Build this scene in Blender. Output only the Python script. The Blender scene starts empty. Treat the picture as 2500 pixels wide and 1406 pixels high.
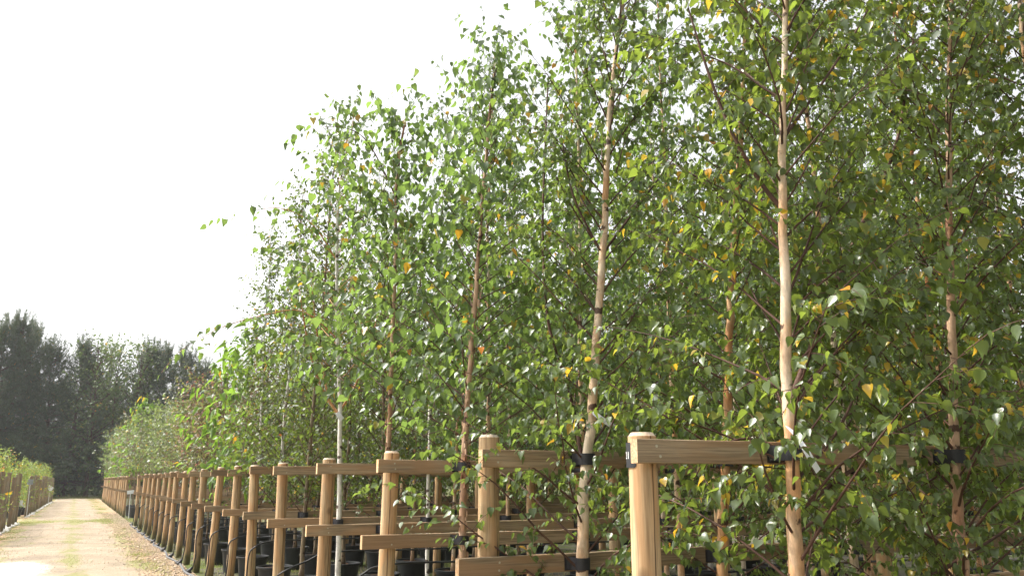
import bpy, math, random
import numpy as np
from mathutils import Vector

R = math.radians
SC = bpy.context.scene
COL = SC.collection

# ------------------------------------------------------------------ camera
CAM_H, PITCH, YAW, FPX = 1.38, R(13.2), R(27.4), 2000.0
cd = bpy.data.cameras.new('camera')
cd.sensor_width = 36.0
cd.lens = FPX / 2500 * 36
cd.clip_start = 0.05
cd.clip_end = 2000
cam = bpy.data.objects.new('camera', cd)
COL.objects.link(cam)
cam.location = (0, 0, CAM_H)
cam.rotation_euler = (math.pi / 2 + PITCH, 0, -YAW)
SC.camera = cam

# ------------------------------------------------------------------ sky, sun, exposure
SUN_EL, SUN_AZ = R(50), R(-52)          # azimuth measured from +Y towards +X
w = bpy.data.worlds.new('World')
SC.world = w
w.use_nodes = True
wn, wl = w.node_tree.nodes, w.node_tree.links
wn.clear()
sky = wn.new('ShaderNodeTexSky')
sky.sky_type = 'NISHITA'
sky.sun_disc = False
sky.sun_elevation = SUN_EL
sky.sun_rotation = SUN_AZ
sky.dust_density = 6.0
sky.air_density = 1.0
hs = wn.new('ShaderNodeHueSaturation')
hs.inputs['Saturation'].default_value = 0.12
hs.inputs['Value'].default_value = 1.22
bg = wn.new('ShaderNodeBackground')
bg.inputs['Strength'].default_value = 0.15
wo = wn.new('ShaderNodeOutputWorld')
wl.new(sky.outputs[0], hs.inputs['Color'])
wl.new(hs.outputs[0], bg.inputs['Color'])
wl.new(bg.outputs[0], wo.inputs['Surface'])

sd = bpy.data.lights.new('sun', 'SUN')
sd.energy = 2.5
sd.angle = R(0.6)
sd.color = (1.0, 0.93, 0.82)
sun = bpy.data.objects.new('sun', sd)
COL.objects.link(sun)
SUNV = Vector((math.sin(SUN_AZ) * math.cos(SUN_EL), math.cos(SUN_AZ) * math.cos(SUN_EL), math.sin(SUN_EL)))
sun.rotation_euler = SUNV.to_track_quat('Z', 'Y').to_euler()
sun.location = (-20, 20, 30)

SC.view_settings.view_transform = 'Standard'
SC.view_settings.look = 'None'
SC.view_settings.exposure = 1.05
SC.view_settings.gamma = 1.0
SC.render.engine = 'CYCLES'
SC.cycles.use_denoising = True
SC.cycles.max_bounces = 8
SC.cycles.diffuse_bounces = 4
SC.cycles.glossy_bounces = 2
SC.cycles.transmission_bounces = 6
SC.cycles.transparent_max_bounces = 8
SC.cycles.sample_clamp_indirect = 6.0

# ------------------------------------------------------------------ helpers
def ray(px, py):
    dx, dy = px - 1250.0, -(py - 703.0)
    f = FPX * math.cos(PITCH) - dy * math.sin(PITCH)
    u = dy * math.cos(PITCH) + FPX * math.sin(PITCH)
    return Vector((dx * math.cos(YAW) + f * math.sin(YAW), -dx * math.sin(YAW) + f * math.cos(YAW), u))

def at(px, py, Y):
    """point of the plane y = Y seen in the direction of a photo pixel"""
    d = ray(px, py)
    t = Y / d.y
    return Vector((d.x * t, Y, CAM_H + d.z * t))

class MB:
    def __init__(s):
        s.v, s.f = [], []
    def add(s, vs, fs):
        o = len(s.v)
        s.v += [tuple(p) for p in vs]
        s.f += [tuple(i + o for i in f) for f in fs]
    def box(s, x0, x1, y0, y1, z0, z1, bev=0.0):
        if bev <= 0:
            vs = [(x, y, z) for z in (z0, z1) for y in (y0, y1) for x in (x0, x1)]
            s.add(vs, [(0, 2, 3, 1), (4, 5, 7, 6), (0, 1, 5, 4), (2, 6, 7, 3), (0, 4, 6, 2), (1, 3, 7, 5)])
            return
        b = bev                     # long box along x with chamfered edges
        prof = [(y0 + b, z0), (y1 - b, z0), (y1, z0 + b), (y1, z1 - b), (y1 - b, z1), (y0 + b, z1), (y0, z1 - b), (y0, z0 + b)]
        vs = [(x, y, z) for x in (x0, x1) for y, z in prof]
        fs = [(i, i + 8, (i + 1) % 8 + 8, (i + 1) % 8) for i in range(8)]
        fs += [tuple(range(8)), tuple(range(15, 7, -1))]
        s.add(vs, fs)
    def tube(s, pts, rad, n=6, cap=True):
        pts = [Vector(p) for p in pts]
        m = len(pts)
        if not hasattr(rad, '__len__'):
            rad = [rad] * m
        vs, fs = [], []
        for i, p in enumerate(pts):
            d = (pts[min(i + 1, m - 1)] - pts[max(i - 1, 0)])
            d = d.normalized() if d.length > 1e-9 else Vector((0, 0, 1))
            a = Vector((1, 0, 0)) if abs(d.x) < 0.8 else Vector((0, 1, 0))
            e1 = d.cross(a).normalized()
            e2 = d.cross(e1)
            for k in range(n):
                t = 2 * math.pi * k / n
                vs.append(p + (e1 * math.cos(t) + e2 * math.sin(t)) * rad[i])
        for i in range(m - 1):
            for k in range(n):
                k2 = (k + 1) % n
                fs.append((i * n + k, i * n + k2, (i + 1) * n + k2, (i + 1) * n + k))
        if cap:
            fs.append(tuple(range(n - 1, -1, -1)))
            fs.append(tuple(range((m - 1) * n, m * n)))
        s.add(vs, fs)
    def lathe(s, prof, n=24, c=(0, 0, 0), wob=None):
        vs, fs = [], []
        m = len(prof)
        for r, z in prof:
            for k in range(n):
                t = 2 * math.pi * k / n
                rr = r * (1 + (wob(t, z) if wob else 0))
                vs.append((c[0] + rr * math.cos(t), c[1] + rr * math.sin(t), c[2] + z))
        for i in range(m - 1):
            for k in range(n):
                k2 = (k + 1) % n
                fs.append((i * n + k, i * n + k2, (i + 1) * n + k2, (i + 1) * n + k))
        s.add(vs, fs)
        if prof[0][0] > 1e-4:
            s.f.append(tuple(len(s.v) - m * n + k for k in range(n - 1, -1, -1)))
        if prof[-1][0] > 1e-4:
            s.f.append(tuple(len(s.v) - n + k for k in range(n)))
    def mesh(s, name, mat, smooth=False):
        me = bpy.data.meshes.new(name)
        me.from_pydata(s.v, [], s.f)
        me.materials.append(mat)
        if smooth:
            me.shade_smooth()
        me.update()
        return me

def np_mesh(name, verts, faces, mat):
    """verts (N,3); faces (M,k) all of k corners"""
    me = bpy.data.meshes.new(name)
    n, (m, k) = len(verts), faces.shape
    me.vertices.add(n)
    me.vertices.foreach_set('co', verts.astype(np.float32).ravel())
    me.loops.add(m * k)
    me.loops.foreach_set('vertex_index', faces.astype(np.int32).ravel())
    me.polygons.add(m)
    me.polygons.foreach_set('loop_start', np.arange(0, m * k, k, dtype=np.int32))
    me.update(calc_edges=True)
    me.validate()
    me.materials.append(mat)
    return me

def link(name, me, parent=None, loc=(0, 0, 0), rz=0.0, sc=None):
    o = bpy.data.objects.new(name, me)
    COL.objects.link(o)
    o.location = loc
    o.rotation_euler = (0, 0, rz)
    if sc is not None:
        o.scale = sc if hasattr(sc, '__len__') else (sc, sc, sc)
    if parent:
        o.parent = parent
    return o

def tag(o, label=None, cat=None, group=None, kind=None):
    if label: o['label'] = label
    if cat: o['category'] = cat
    if group: o['group'] = group
    if kind: o['kind'] = kind
    return o

def thing(name, label, cat, loc=(0, 0, 0), group=None):
    o = link(name, None, None, loc)
    o.empty_display_size = 0.1
    return tag(o, label, cat, group)

ORD = ['zeroth', 'first', 'second', 'third', 'fourth', 'fifth', 'sixth', 'seventh', 'eighth', 'ninth', 'tenth', 'eleventh',
       'twelfth', 'thirteenth', 'fourteenth', 'fifteenth', 'sixteenth', 'seventeenth', 'eighteenth', 'nineteenth', 'twentieth',
       'twenty-first', 'twenty-second', 'twenty-third', 'twenty-fourth', 'twenty-fifth']

# ------------------------------------------------------------------ materials
def mat(name):
    m = bpy.data.materials.new(name)
    m.use_nodes = True
    nt = m.node_tree
    nt.nodes.clear()
    out = nt.nodes.new('ShaderNodeOutputMaterial')
    return m, nt.nodes, nt.links, out

def principled(N, rough=0.7, spec=0.3):
    p = N.new('ShaderNodeBsdfPrincipled')
    p.inputs['Roughness'].default_value = rough
    p.inputs['Specular IOR Level'].default_value = spec
    return p

def ramp(N, stops, interp='LINEAR'):
    r = N.new('ShaderNodeValToRGB')
    e = r.color_ramp.elements
    r.color_ramp.interpolation = interp
    while len(e) < len(stops):
        e.new(0.5)
    for el, (p, c) in zip(e, stops):
        el.position = p
        el.color = (*c, 1) if len(c) == 3 else c
    return r

def g(v):
    return (v, v, v)

def noise(N, L, vec, scale, detail=4, rough=0.55, dist=0.0):
    n = N.new('ShaderNodeTexNoise')
    n.inputs['Scale'].default_value = scale
    n.inputs['Detail'].default_value = detail
    n.inputs['Roughness'].default_value = rough
    n.inputs['Distortion'].default_value = dist
    if vec is not None:
        L.new(vec, n.inputs['Vector'])
    return n

def mapping(N, L, vec, scale=(1, 1, 1), loc=(0, 0, 0)):
    mp = N.new('ShaderNodeMapping')
    mp.inputs['Scale'].default_value = scale
    mp.inputs['Location'].default_value = loc
    L.new(vec, mp.inputs['Vector'])
    return mp.outputs[0]

def mix(N, L, fac, a, b, blend='MIX'):
    mx = N.new('ShaderNodeMix')
    mx.data_type = 'RGBA'
    mx.blend_type = blend
    for sock, v in ((mx.inputs[0], fac), (mx.inputs[6], a), (mx.inputs[7], b)):
        if hasattr(v, 'is_output'):
            L.new(v, sock)
        elif hasattr(v, '__len__'):
            sock.default_value = (*v, 1)
        else:
            sock.default_value = v
    return mx.outputs[2]

def math_n(N, L, op, a, b=None, c=None, clamp=False):
    m = N.new('ShaderNodeMath')
    m.operation = op
    m.use_clamp = clamp
    for i, v in enumerate((a, b, c)):
        if v is None: continue
        if hasattr(v, 'is_output'): L.new(v, m.inputs[i])
        else: m.inputs[i].default_value = v
    return m.outputs[0]

def bump(N, L, h, strength, dist, p):
    b = N.new('ShaderNodeBump')
    b.inputs['Strength'].default_value = strength
    b.inputs['Distance'].default_value = dist
    L.new(h, b.inputs['Height'])
    L.new(b.outputs[0], p.inputs['Normal'])

def obj_coord(N, L, jitter=7.0):
    tc = N.new('ShaderNodeTexCoord')
    oi = N.new('ShaderNodeObjectInfo')
    v = N.new('ShaderNodeVectorMath')
    v.operation = 'ADD'
    sc = math_n(N, L, 'MULTIPLY', oi.outputs['Random'], jitter)
    cb = N.new('ShaderNodeCombineXYZ')
    for i in range(3): L.new(sc, cb.inputs[i])
    L.new(tc.outputs['Object'], v.inputs[0])
    L.new(cb.outputs[0], v.inputs[1])
    return v.outputs[0], tc.outputs['Object'], oi.outputs['Random']

def wood(name, along, light, mid, dark, green=0.0, crack=False):
    m, N, L, out = mat(name)
    vec, raw, rnd = obj_coord(N, L)
    s = {'z': (9, 9, 0.55), 'x': (0.5, 10, 10)}[along]
    grain = noise(N, L, mapping(N, L, vec, s), 2.2, 5, 0.6, 0.9)
    s2 = {'z': (60, 60, 2.0), 'x': (2.0, 60, 60)}[along]
    fine = noise(N, L, mapping(N, L, vec, s2), 2.0, 3, 0.6)
    big = noise(N, L, vec, 2.3, 3, 0.5)
    c = ramp(N, [(0.22, dark), (0.5, mid), (0.78, light)])
    L.new(grain.outputs[0], c.inputs[0])
    fr = ramp(N, [(0.32, g(0.6)), (0.62, g(1.1))])
    L.new(fine.outputs[0], fr.inputs[0])
    col = mix(N, L, 1.0, c.outputs[0], fr.outputs[0], 'MULTIPLY')
    br = ramp(N, [(0.3, g(0.8)), (0.7, g(1.12))])
    L.new(big.outputs[0], br.inputs[0])
    col = mix(N, L, 1.0, col, br.outputs[0], 'MULTIPLY')
    hw = noise(N, L, mapping(N, L, vec, {'z': (7, 7, 1.1), 'x': (1.0, 7, 7)}[along], (3, 1, 2)), 1.3, 3, 0.5, 1.2)
    hr = ramp(N, [(0.46, g(0)), (0.56, g(0.6))])
    L.new(hw.outputs[0], hr.inputs[0])
    col = mix(N, L, hr.outputs[0], col, (mid[0] * 1.0, mid[1] * 0.80, mid[2] * 0.66))
    # knots
    vo = N.new('ShaderNodeTexVoronoi')
    vo.inputs['Scale'].default_value = 3.4
    L.new(mapping(N, L, vec, {'z': (1, 1, 0.75), 'x': (0.7, 1, 1)}[along]), vo.inputs['Vector'])
    kn = ramp(N, [(0.0, g(1)), (0.06, g(0.85)), (0.115, g(0.0))])
    L.new(vo.outputs['Distance'], kn.inputs[0])
    col = mix(N, L, math_n(N, L, 'MULTIPLY', kn.outputs[0], 0.75), col, tuple(x * 0.42 for x in dark))
    # object-to-object tone
    tone = N.new('ShaderNodeMapRange')
    tone.inputs['To Min'].default_value = 0.82
    tone.inputs['To Max'].default_value = 1.1
    L.new(rnd, tone.inputs['Value'])
    cb = N.new('ShaderNodeCombineXYZ')
    for i in range(3): L.new(tone.outputs[0], cb.inputs[i])
    col = mix(N, L, 1.0, col, cb.outputs[0], 'MULTIPLY')
    sp = N.new('ShaderNodeSeparateXYZ')
    L.new(raw, sp.inputs[0])
    if crack:
        wv = noise(N, L, mapping(N, L, vec, (0, 0, 2.2)), 1.0, 3)
        off = math_n(N, L, 'MULTIPLY_ADD', wv.outputs[0], 0.03, -0.03)
        d = math_n(N, L, 'ABSOLUTE', math_n(N, L, 'ADD', math_n(N, L, 'ADD', sp.outputs[0], off), math_n(N, L, 'MULTIPLY_ADD', rnd, 0.06, -0.02)))
        k = ramp(N, [(0.0, g(1)), (0.0018, g(0.9)), (0.0042, g(0))])
        L.new(d, k.inputs[0])
        on = noise(N, L, mapping(N, L, vec, (0, 0, 0.8)), 1.0, 1)
        onr = ramp(N, [(0.34, g(0)), (0.42, g(1))])
        L.new(on.outputs[0], onr.inputs[0])
        col = mix(N, L, math_n(N, L, 'MULTIPLY', k.outputs[0], onr.outputs[0]), col, (0.05, 0.025, 0.012))
    if green:
        ga = noise(N, L, vec, 6, 4)
        h = math_n(N, L, 'ADD', sp.outputs[2], math_n(N, L, 'MULTIPLY_ADD', ga.outputs[0], -0.35, 0.1))
        gr = ramp(N, [(0.0, g(1)), (0.30, g(0))])
        L.new(h, gr.inputs[0])
        col = mix(N, L, math_n(N, L, 'MULTIPLY', gr.outputs[0], green), col, (0.045, 0.06, 0.014))
    p = principled(N, 0.75, 0.2)
    L.new(col, p.inputs['Base Color'])
    bump(N, L, fine.outputs[0], 0.25, 0.004, p)
    L.new(p.outputs[0], out.inputs['Surface'])
    return m

M_POST = wood('post_wood', 'z', (0.62, 0.465, 0.295), (0.48, 0.34, 0.195), (0.29, 0.18, 0.09), green=0.85, crack=True)
M_RAIL = wood('rail_wood', 'x', (0.44, 0.345, 0.235), (0.35, 0.262, 0.168), (0.22, 0.155, 0.098))
M_ENDGRAIN = wood('post_end_grain', 'z', (0.62, 0.54, 0.44), (0.54, 0.46, 0.36), (0.40, 0.32, 0.23))
M_RAILEND = wood('rail_end_grain', 'x', (0.66, 0.49, 0.31), (0.58, 0.41, 0.245), (0.42, 0.27, 0.15))
M_OLD = wood('weathered_wood', 'z', (0.36, 0.30, 0.23), (0.27, 0.225, 0.165), (0.15, 0.125, 0.085), green=0.5)

def plain(name, col, rough=0.5, spec=0.4, var=0.25, scale=8.0, metal=0.0):
    m, N, L, out = mat(name)
    vec, raw, rnd = obj_coord(N, L)
    n = noise(N, L, vec, scale, 5, 0.6)
    r = ramp(N, [(0.3, tuple(c * (1 - var) for c in col)), (0.7, tuple(min(1, c * (1 + var)) for c in col))])
    L.new(n.outputs[0], r.inputs[0])
    p = principled(N, rough, spec)
    p.inputs['Metallic'].default_value = metal
    L.new(r.outputs[0], p.inputs['Base Color'])
    L.new(p.outputs[0], out.inputs['Surface'])
    return m

M_POT = plain('black_plastic', (0.016, 0.017, 0.019), 0.42, 0.5, 0.35)
M_RUBBER = plain('black_rubber', (0.018, 0.018, 0.022), 0.5, 0.45, 0.3, 30)
M_HOSE = plain('grey_hose', (0.085, 0.085, 0.088), 0.5, 0.4, 0.35, 12)
M_BLACKHOSE = plain('black_hose', (0.014, 0.014, 0.015), 0.45, 0.5, 0.3, 12)
M_SOIL = plain('compost', (0.055, 0.032, 0.02), 0.95, 0.1, 0.6, 60)
M_SCREW = plain('screw_metal', (0.45, 0.42, 0.33), 0.4, 0.5, 0.2, 30, 0.7)
M_TAG = plain('white_label', (0.72, 0.73, 0.75), 0.45, 0.4, 0.06, 40)
M_SIGN = plain('white_placard', (0.68, 0.70, 0.72), 0.5, 0.3, 0.06, 20)
M_GREYSIGN = plain('grey_placard', (0.25, 0.27, 0.30), 0.5, 0.3, 0.1, 20)
M_WHITE = plain('white_lettering', (0.82, 0.82, 0.82), 0.5, 0.3, 0.03, 20)
M_TWIG = plain('twig_bark', (0.085, 0.045, 0.032), 0.7, 0.25, 0.4, 5)
M_PALETWIG = plain('pale_twig', (0.20, 0.13, 0.085), 0.7, 0.25, 0.35, 5)
M_PINEBARK = plain('pine_bark', (0.10, 0.065, 0.045), 0.9, 0.1, 0.5, 3)
M_STONE = plain('stones', (0.42, 0.33, 0.24), 0.85, 0.2, 0.5, 9)
M_CHALK = plain('pale_edging', (0.62, 0.60, 0.56), 0.8, 0.2, 0.2, 9)

def bark(name, pale, warm, warm_amt, mark=(0.035, 0.016, 0.01)):
    m, N, L, out = mat(name)
    vec, raw, rnd = obj_coord(N, L)
    big = noise(N, L, mapping(N, L, vec, (3, 3, 1.6)), 1.3, 4, 0.6, 0.5)
    r = ramp(N, [(0.62 - warm_amt, pale), (0.80 - warm_amt, warm)])
    L.new(big.outputs[0], r.inputs[0])
    fl = noise(N, L, mapping(N, L, vec, (30, 30, 8)), 1.5, 4, 0.7)
    fr = ramp(N, [(0.32, g(0.62)), (0.6, g(1.06))])
    L.new(fl.outputs[0], fr.inputs[0])
    col = mix(N, L, 1.0, r.outputs[0], fr.outputs[0], 'MULTIPLY')
    le = noise(N, L, mapping(N, L, vec, (9, 9, 26)), 1.1, 4, 0.65)
    lr = ramp(N, [(0.655, g(0)), (0.68, g(0.85))])
    L.new(le.outputs[0], lr.inputs[0])
    col = mix(N, L, lr.outputs[0], col, mark)
    sc = N.new('ShaderNodeTexVoronoi')
    sc.inputs['Scale'].default_value = 5.6
    L.new(mapping(N, L, vec, (1.0, 1.0, 2.0)), sc.inputs['Vector'])
    sr = ramp(N, [(0.20, g(0.92)), (0.235, g(0))])
    rag = noise(N, L, mapping(N, L, vec, (55, 55, 40)), 1.0, 3, 0.6)
    L.new(math_n(N, L, 'ADD', sc.outputs['Distance'], math_n(N, L, 'MULTIPLY_ADD', rag.outputs[0], 0.30, -0.15)), sr.inputs[0])
    col = mix(N, L, sr.outputs[0], col, tuple(x * 1.4 for x in mark))
    p = principled(N, 0.65, 0.25)
    L.new(col, p.inputs['Base Color'])
    bump(N, L, fl.outputs[0], 0.35, 0.006, p)
    L.new(p.outputs[0], out.inputs['Surface'])
    return m

M_BIRCH = bark('cream_birch_bark', (0.64, 0.52, 0.385), (0.54, 0.30, 0.145), 0.19)
M_PEACH = bark('peach_birch_bark', (0.56, 0.345, 0.18), (0.44, 0.19, 0.07), 0.20)
M_COPPER = bark('copper_birch_bark', (0.47, 0.31, 0.20), (0.28, 0.12, 0.06), 0.13)
M_WHITEBARK = bark('white_birch_bark', (0.72, 0.69, 0.63), (0.52, 0.40, 0.29), 0.02)
M_BROWN = bark('brown_sapling_bark', (0.22, 0.17, 0.11), (0.13, 0.085, 0.05), 0.12)

def leafmat(name, dark, lite, trans, yellow=0.03, tmix=0.38, rough=0.42, spec=0.45, odd=(0.55, 0.30, 0.02)):
    m, N, L, out = mat(name)
    ge = N.new('ShaderNodeNewGeometry')
    rnd = ge.outputs['Random Per Island']
    mid = tuple((a + b) / 2 for a, b in zip(dark, lite))
    yl = tuple(a * 0.45 + b * 0.55 for a, b in zip(lite, odd))
    c = ramp(N, [(0.0, dark), (0.5, mid), (1 - yellow * 2.2 - 0.02, lite), (1 - yellow * 1.2, yl), (1 - yellow * 0.5, odd), (1.0, (odd[0], odd[1] * 0.55, odd[2]))])
    L.new(rnd, c.inputs[0])
    t = ramp(N, [(0.0, tuple(x * 0.75 for x in trans)), (1 - yellow * 2.2 - 0.02, tuple(x * 1.15 for x in trans)), (1 - yellow, tuple(x * 1.5 for x in odd)), (1.0, tuple(x * 1.4 for x in odd))])
    L.new(rnd, t.inputs[0])
    back = mix(N, L, 0.3, c.outputs[0], (0.13, 0.17, 0.09))
    col = mix(N, L, ge.outputs['Backfacing'], c.outputs[0], back)
    p = principled(N, rough, spec)
    L.new(col, p.inputs['Base Color'])
    tr = N.new('ShaderNodeBsdfTranslucent')
    L.new(t.outputs[0], tr.inputs['Color'])
    ms = N.new('ShaderNodeMixShader')
    ms.inputs[0].default_value = tmix
    L.new(p.outputs[0], ms.inputs[1])
    L.new(tr.outputs[0], ms.inputs[2])
    L.new(ms.outputs[0], out.inputs['Surface'])
    return m

LM_A = leafmat('silver_birch_leaf', (0.038, 0.064, 0.024), (0.094, 0.138, 0.044), (0.27, 0.38, 0.06), 0.003, 0.40, 0.30, 0.48)
LM_A1 = leafmat('turning_birch_leaf', (0.040, 0.066, 0.024), (0.105, 0.145, 0.044), (0.30, 0.40, 0.05), 0.026, 0.42, 0.30, 0.48, odd=(0.55, 0.36, 0.03))
LM_B = leafmat('broad_birch_leaf', (0.044, 0.076, 0.028), (0.105, 0.16, 0.05), (0.27, 0.41, 0.08), 0.004, 0.42, 0.30, 0.48)
LM_C = leafmat('small_dark_leaf', (0.034, 0.056, 0.02), (0.08, 0.11, 0.032), (0.21, 0.29, 0.04), 0.002, 0.38)
LM_D = leafmat('long_toothed_leaf', (0.055, 0.115, 0.028), (0.13, 0.22, 0.045), (0.28, 0.46, 0.05), 0.01, 0.42)
LM_E = leafmat('reddish_leaf', (0.06, 0.09, 0.032), (0.13, 0.14, 0.055), (0.28, 0.30, 0.08), 0.17, 0.38, odd=(0.22, 0.10, 0.07))
LM_F = leafmat('pale_willowy_leaf', (0.055, 0.085, 0.036), (0.135, 0.175, 0.07), (0.26, 0.33, 0.10), 0.01, 0.38)
LM_G = leafmat('pale_bush_leaf', (0.10, 0.16, 0.05), (0.22, 0.30, 0.08), (0.38, 0.50, 0.08), 0.04, 0.4)
LM_R = leafmat('rust_leaf', (0.22, 0.08, 0.03), (0.36, 0.15, 0.05), (0.45, 0.20, 0.06), 0.2, 0.35)
LM_W = leafmat('woodland_leaf', (0.04, 0.068, 0.022), (0.085, 0.125, 0.035), (0.18, 0.26, 0.05), 0.0, 0.36)
LM_P = leafmat('pine_needle', (0.028, 0.046, 0.02), (0.07, 0.10, 0.045), (0.11, 0.15, 0.05), 0.0, 0.25, 0.5, 0.3)
LM_GR = leafmat('grass_blade', (0.09, 0.13, 0.03), (0.19, 0.22, 0.06), (0.30, 0.36, 0.06), 0.15, 0.4, 0.5, 0.3, odd=(0.36, 0.29, 0.12))

# ------------------------------------------------------------------ ground, track
def ground_mat():
    m, N, L, out = mat('nursery_ground')
    ge = N.new('ShaderNodeNewGeometry')
    n1 = noise(N, L, ge.outputs['Position'], 1.3, 5, 0.6)
    n2 = noise(N, L, ge.outputs['Position'], 40, 4, 0.6)
    c = ramp(N, [(0.38, (0.07, 0.062, 0.05)), (0.48, (0.12, 0.11, 0.08)), (0.56, (0.085, 0.10, 0.032)), (0.7, (0.11, 0.135, 0.04))])
    L.new(n1.outputs[0], c.inputs[0])
    v = ramp(N, [(0.3, g(0.6)), (0.7, g(1.25))])
    L.new(n2.outputs[0], v.inputs[0])
    col = mix(N, L, 1.0, c.outputs[0], v.outputs[0], 'MULTIPLY')
    sp = N.new('ShaderNodeSeparateXYZ')
    L.new(ge.outputs['Position'], sp.inputs[0])
    far = ramp(N, [(0.66, g(0)), (0.70, g(1))])
    L.new(math_n(N, L, 'DIVIDE', sp.outputs[1], 105.0, clamp=True), far.inputs[0])
    col = mix(N, L, far.outputs[0], col, (0.085, 0.095, 0.03))
    p = principled(N, 0.95, 0.1)
    L.new(col, p.inputs['Base Color'])
    L.new(p.outputs[0], out.inputs['Surface'])
    return m

def track_mat():
    m, N, L, out = mat('sandy_track')
    ge = N.new('ShaderNodeNewGeometry')
    P = ge.outputs['Position']
    sp = N.new('ShaderNodeSeparateXYZ')
    L.new(P, sp.inputs[0])
    X, Y = sp.outputs[0], sp.outputs[1]
    n1 = noise(N, L, P, 1.1, 6, 0.6)
    n2 = noise(N, L, P, 22, 5, 0.65)
    n3 = noise(N, L, P, 90, 3, 0.6)
    sand = ramp(N, [(0.3, (0.235, 0.19, 0.14)), (0.5, (0.325, 0.262, 0.19)), (0.7, (0.38, 0.315, 0.235))])
    L.new(n1.outputs[0], sand.inputs[0])
    v = ramp(N, [(0.28, g(0.62)), (0.45, g(0.95)), (0.7, g(1.1))])
    L.new(n2.outputs[0], v.inputs[0])
    col = mix(N, L, 0.85, sand.outputs[0], v.outputs[0], 'MULTIPLY')
    v3 = ramp(N, [(0.3, g(0.75)), (0.6, g(1.08))])
    L.new(n3.outputs[0], v3.inputs[0])
    col = mix(N, L, 0.8, col, v3.outputs[0], 'MULTIPLY')
    # reddish stony verge on both sides
    ax = math_n(N, L, 'ABSOLUTE', math_n(N, L, 'ADD', X, 0.10))
    axn = math_n(N, L, 'ADD', ax, math_n(N, L, 'MULTIPLY_ADD', n1.outputs[0], 0.7, -0.35))
    ver = ramp(N, [(0.50, g(0)), (0.68, g(1))])
    L.new(math_n(N, L, 'MULTIPLY', axn, 0.5, clamp=True), ver.inputs[0])
    vc = ramp(N, [(0.35, (0.20, 0.12, 0.065)), (0.5, (0.40, 0.27, 0.165)), (0.66, (0.50, 0.38, 0.26))])
    L.new(n2.outputs[0], vc.inputs[0])
    col = mix(N, L, math_n(N, L, 'MULTIPLY', ver.outputs[0], 0.85), col, vc.outputs[0])
    # thin grass: centre strip, both edges, patches
    g1 = noise(N, L, mapping(N, L, P, (1.0, 0.35, 1)), 1.6, 5, 0.6)
    cs = math_n(N, L, 'ABSOLUTE', math_n(N, L, 'ADD', X, -0.05))
    ctr = ramp(N, [(0.0, g(0.2)), (0.30, g(0.0))])
    L.new(cs, ctr.inputs[0])
    edg = ramp(N, [(0.40, g(0.0)), (0.60, g(0.18)), (0.85, g(0.09))])
    L.new(math_n(N, L, 'MULTIPLY', ax, 0.5, clamp=True), edg.inputs[0])
    gm = math_n(N, L, 'ADD', g1.outputs[0], math_n(N, L, 'ADD', ctr.outputs[0], edg.outputs[0]))
    # grassy crossing between the two blocks
    cr = math_n(N, L, 'ABSOLUTE', math_n(N, L, 'ADD', Y, -32.6))
    crr = ramp(N, [(0.0, g(0.24)), (0.55, g(0.16)), (1.0, g(0.0))])
    L.new(math_n(N, L, 'MULTIPLY', cr, 0.42, clamp=True), crr.inputs[0])
    gm = math_n(N, L, 'ADD', gm, crr.outputs[0])
    gr = ramp(N, [(0.60, g(0)), (0.72, g(0.85))])
    L.new(gm, gr.inputs[0])
    gc = ramp(N, [(0.3, (0.17, 0.165, 0.065)), (0.7, (0.28, 0.28, 0.12))])
    L.new(n2.outputs[0], gc.inputs[0])
    col = mix(N, L, gr.outputs[0], col, gc.outputs[0])
    # pale chalky patch in the wheel rut
    dxp = math_n(N, L, 'MULTIPLY', math_n(N, L, 'ADD', X, 0.80), 1.0)
    dyp = math_n(N, L, 'MULTIPLY', math_n(N, L, 'ADD', Y, -15.5), 0.36)
    rr = math_n(N, L, 'SQRT', math_n(N, L, 'ADD', math_n(N, L, 'MULTIPLY', dxp, dxp), math_n(N, L, 'MULTIPLY', dyp, dyp)))
    rr = math_n(N, L, 'ADD', rr, math_n(N, L, 'MULTIPLY_ADD', n2.outputs[0], 0.9, -0.45))
    pr = ramp(N, [(0.30, g(0.95)), (0.62, g(0))])
    L.new(rr, pr.inputs[0])
    col = mix(N, L, pr.outputs[0], col, (0.70, 0.68, 0.65))
    p = principled(N, 0.95, 0.12)
    L.new(col, p.inputs['Base Color'])
    h = math_n(N, L, 'ADD', n2.outputs[0], math_n(N, L, 'MULTIPLY', n3.outputs[0], 0.4))
    bump(N, L, h, 0.7, 0.03, p)
    L.new(p.outputs[0], out.inputs['Surface'])
    return m

b = MB()
b.add([(-400, -60, 0), (400, -60, 0), (400, 600, 0), (-400, 600, 0)], [(0, 1, 2, 3)])
tag(link('ground', b.mesh('ground', ground_mat())), kind='structure')
rng = random.Random(3)
b = MB()
ny = 120
vs, fs = [], []
for i in range(ny + 1):
    y = -5 + 79 * i / ny
    wob = 0.06 * math.sin(y * 1.9) + rng.uniform(-.04, .04)
    for j, x in enumerate((-1.9 + wob, -1.2, -0.4, 0.4, 1.2, 1.74 + wob * 0.5)):
        rut = -0.012 if j in (1, 4) else 0.0
        vs.append((x, y, 0.022 + rut + rng.uniform(-.004, .004) - (0.017 if j in (0, 5) else 0)))
for i in range(ny):
    for j in range(5):
        a = i * 6 + j
        fs.append((a, a + 1, a + 7, a + 6))
b.add(vs, fs)
tag(link('track', b.mesh('track', track_mat(), True)), kind='structure')

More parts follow.
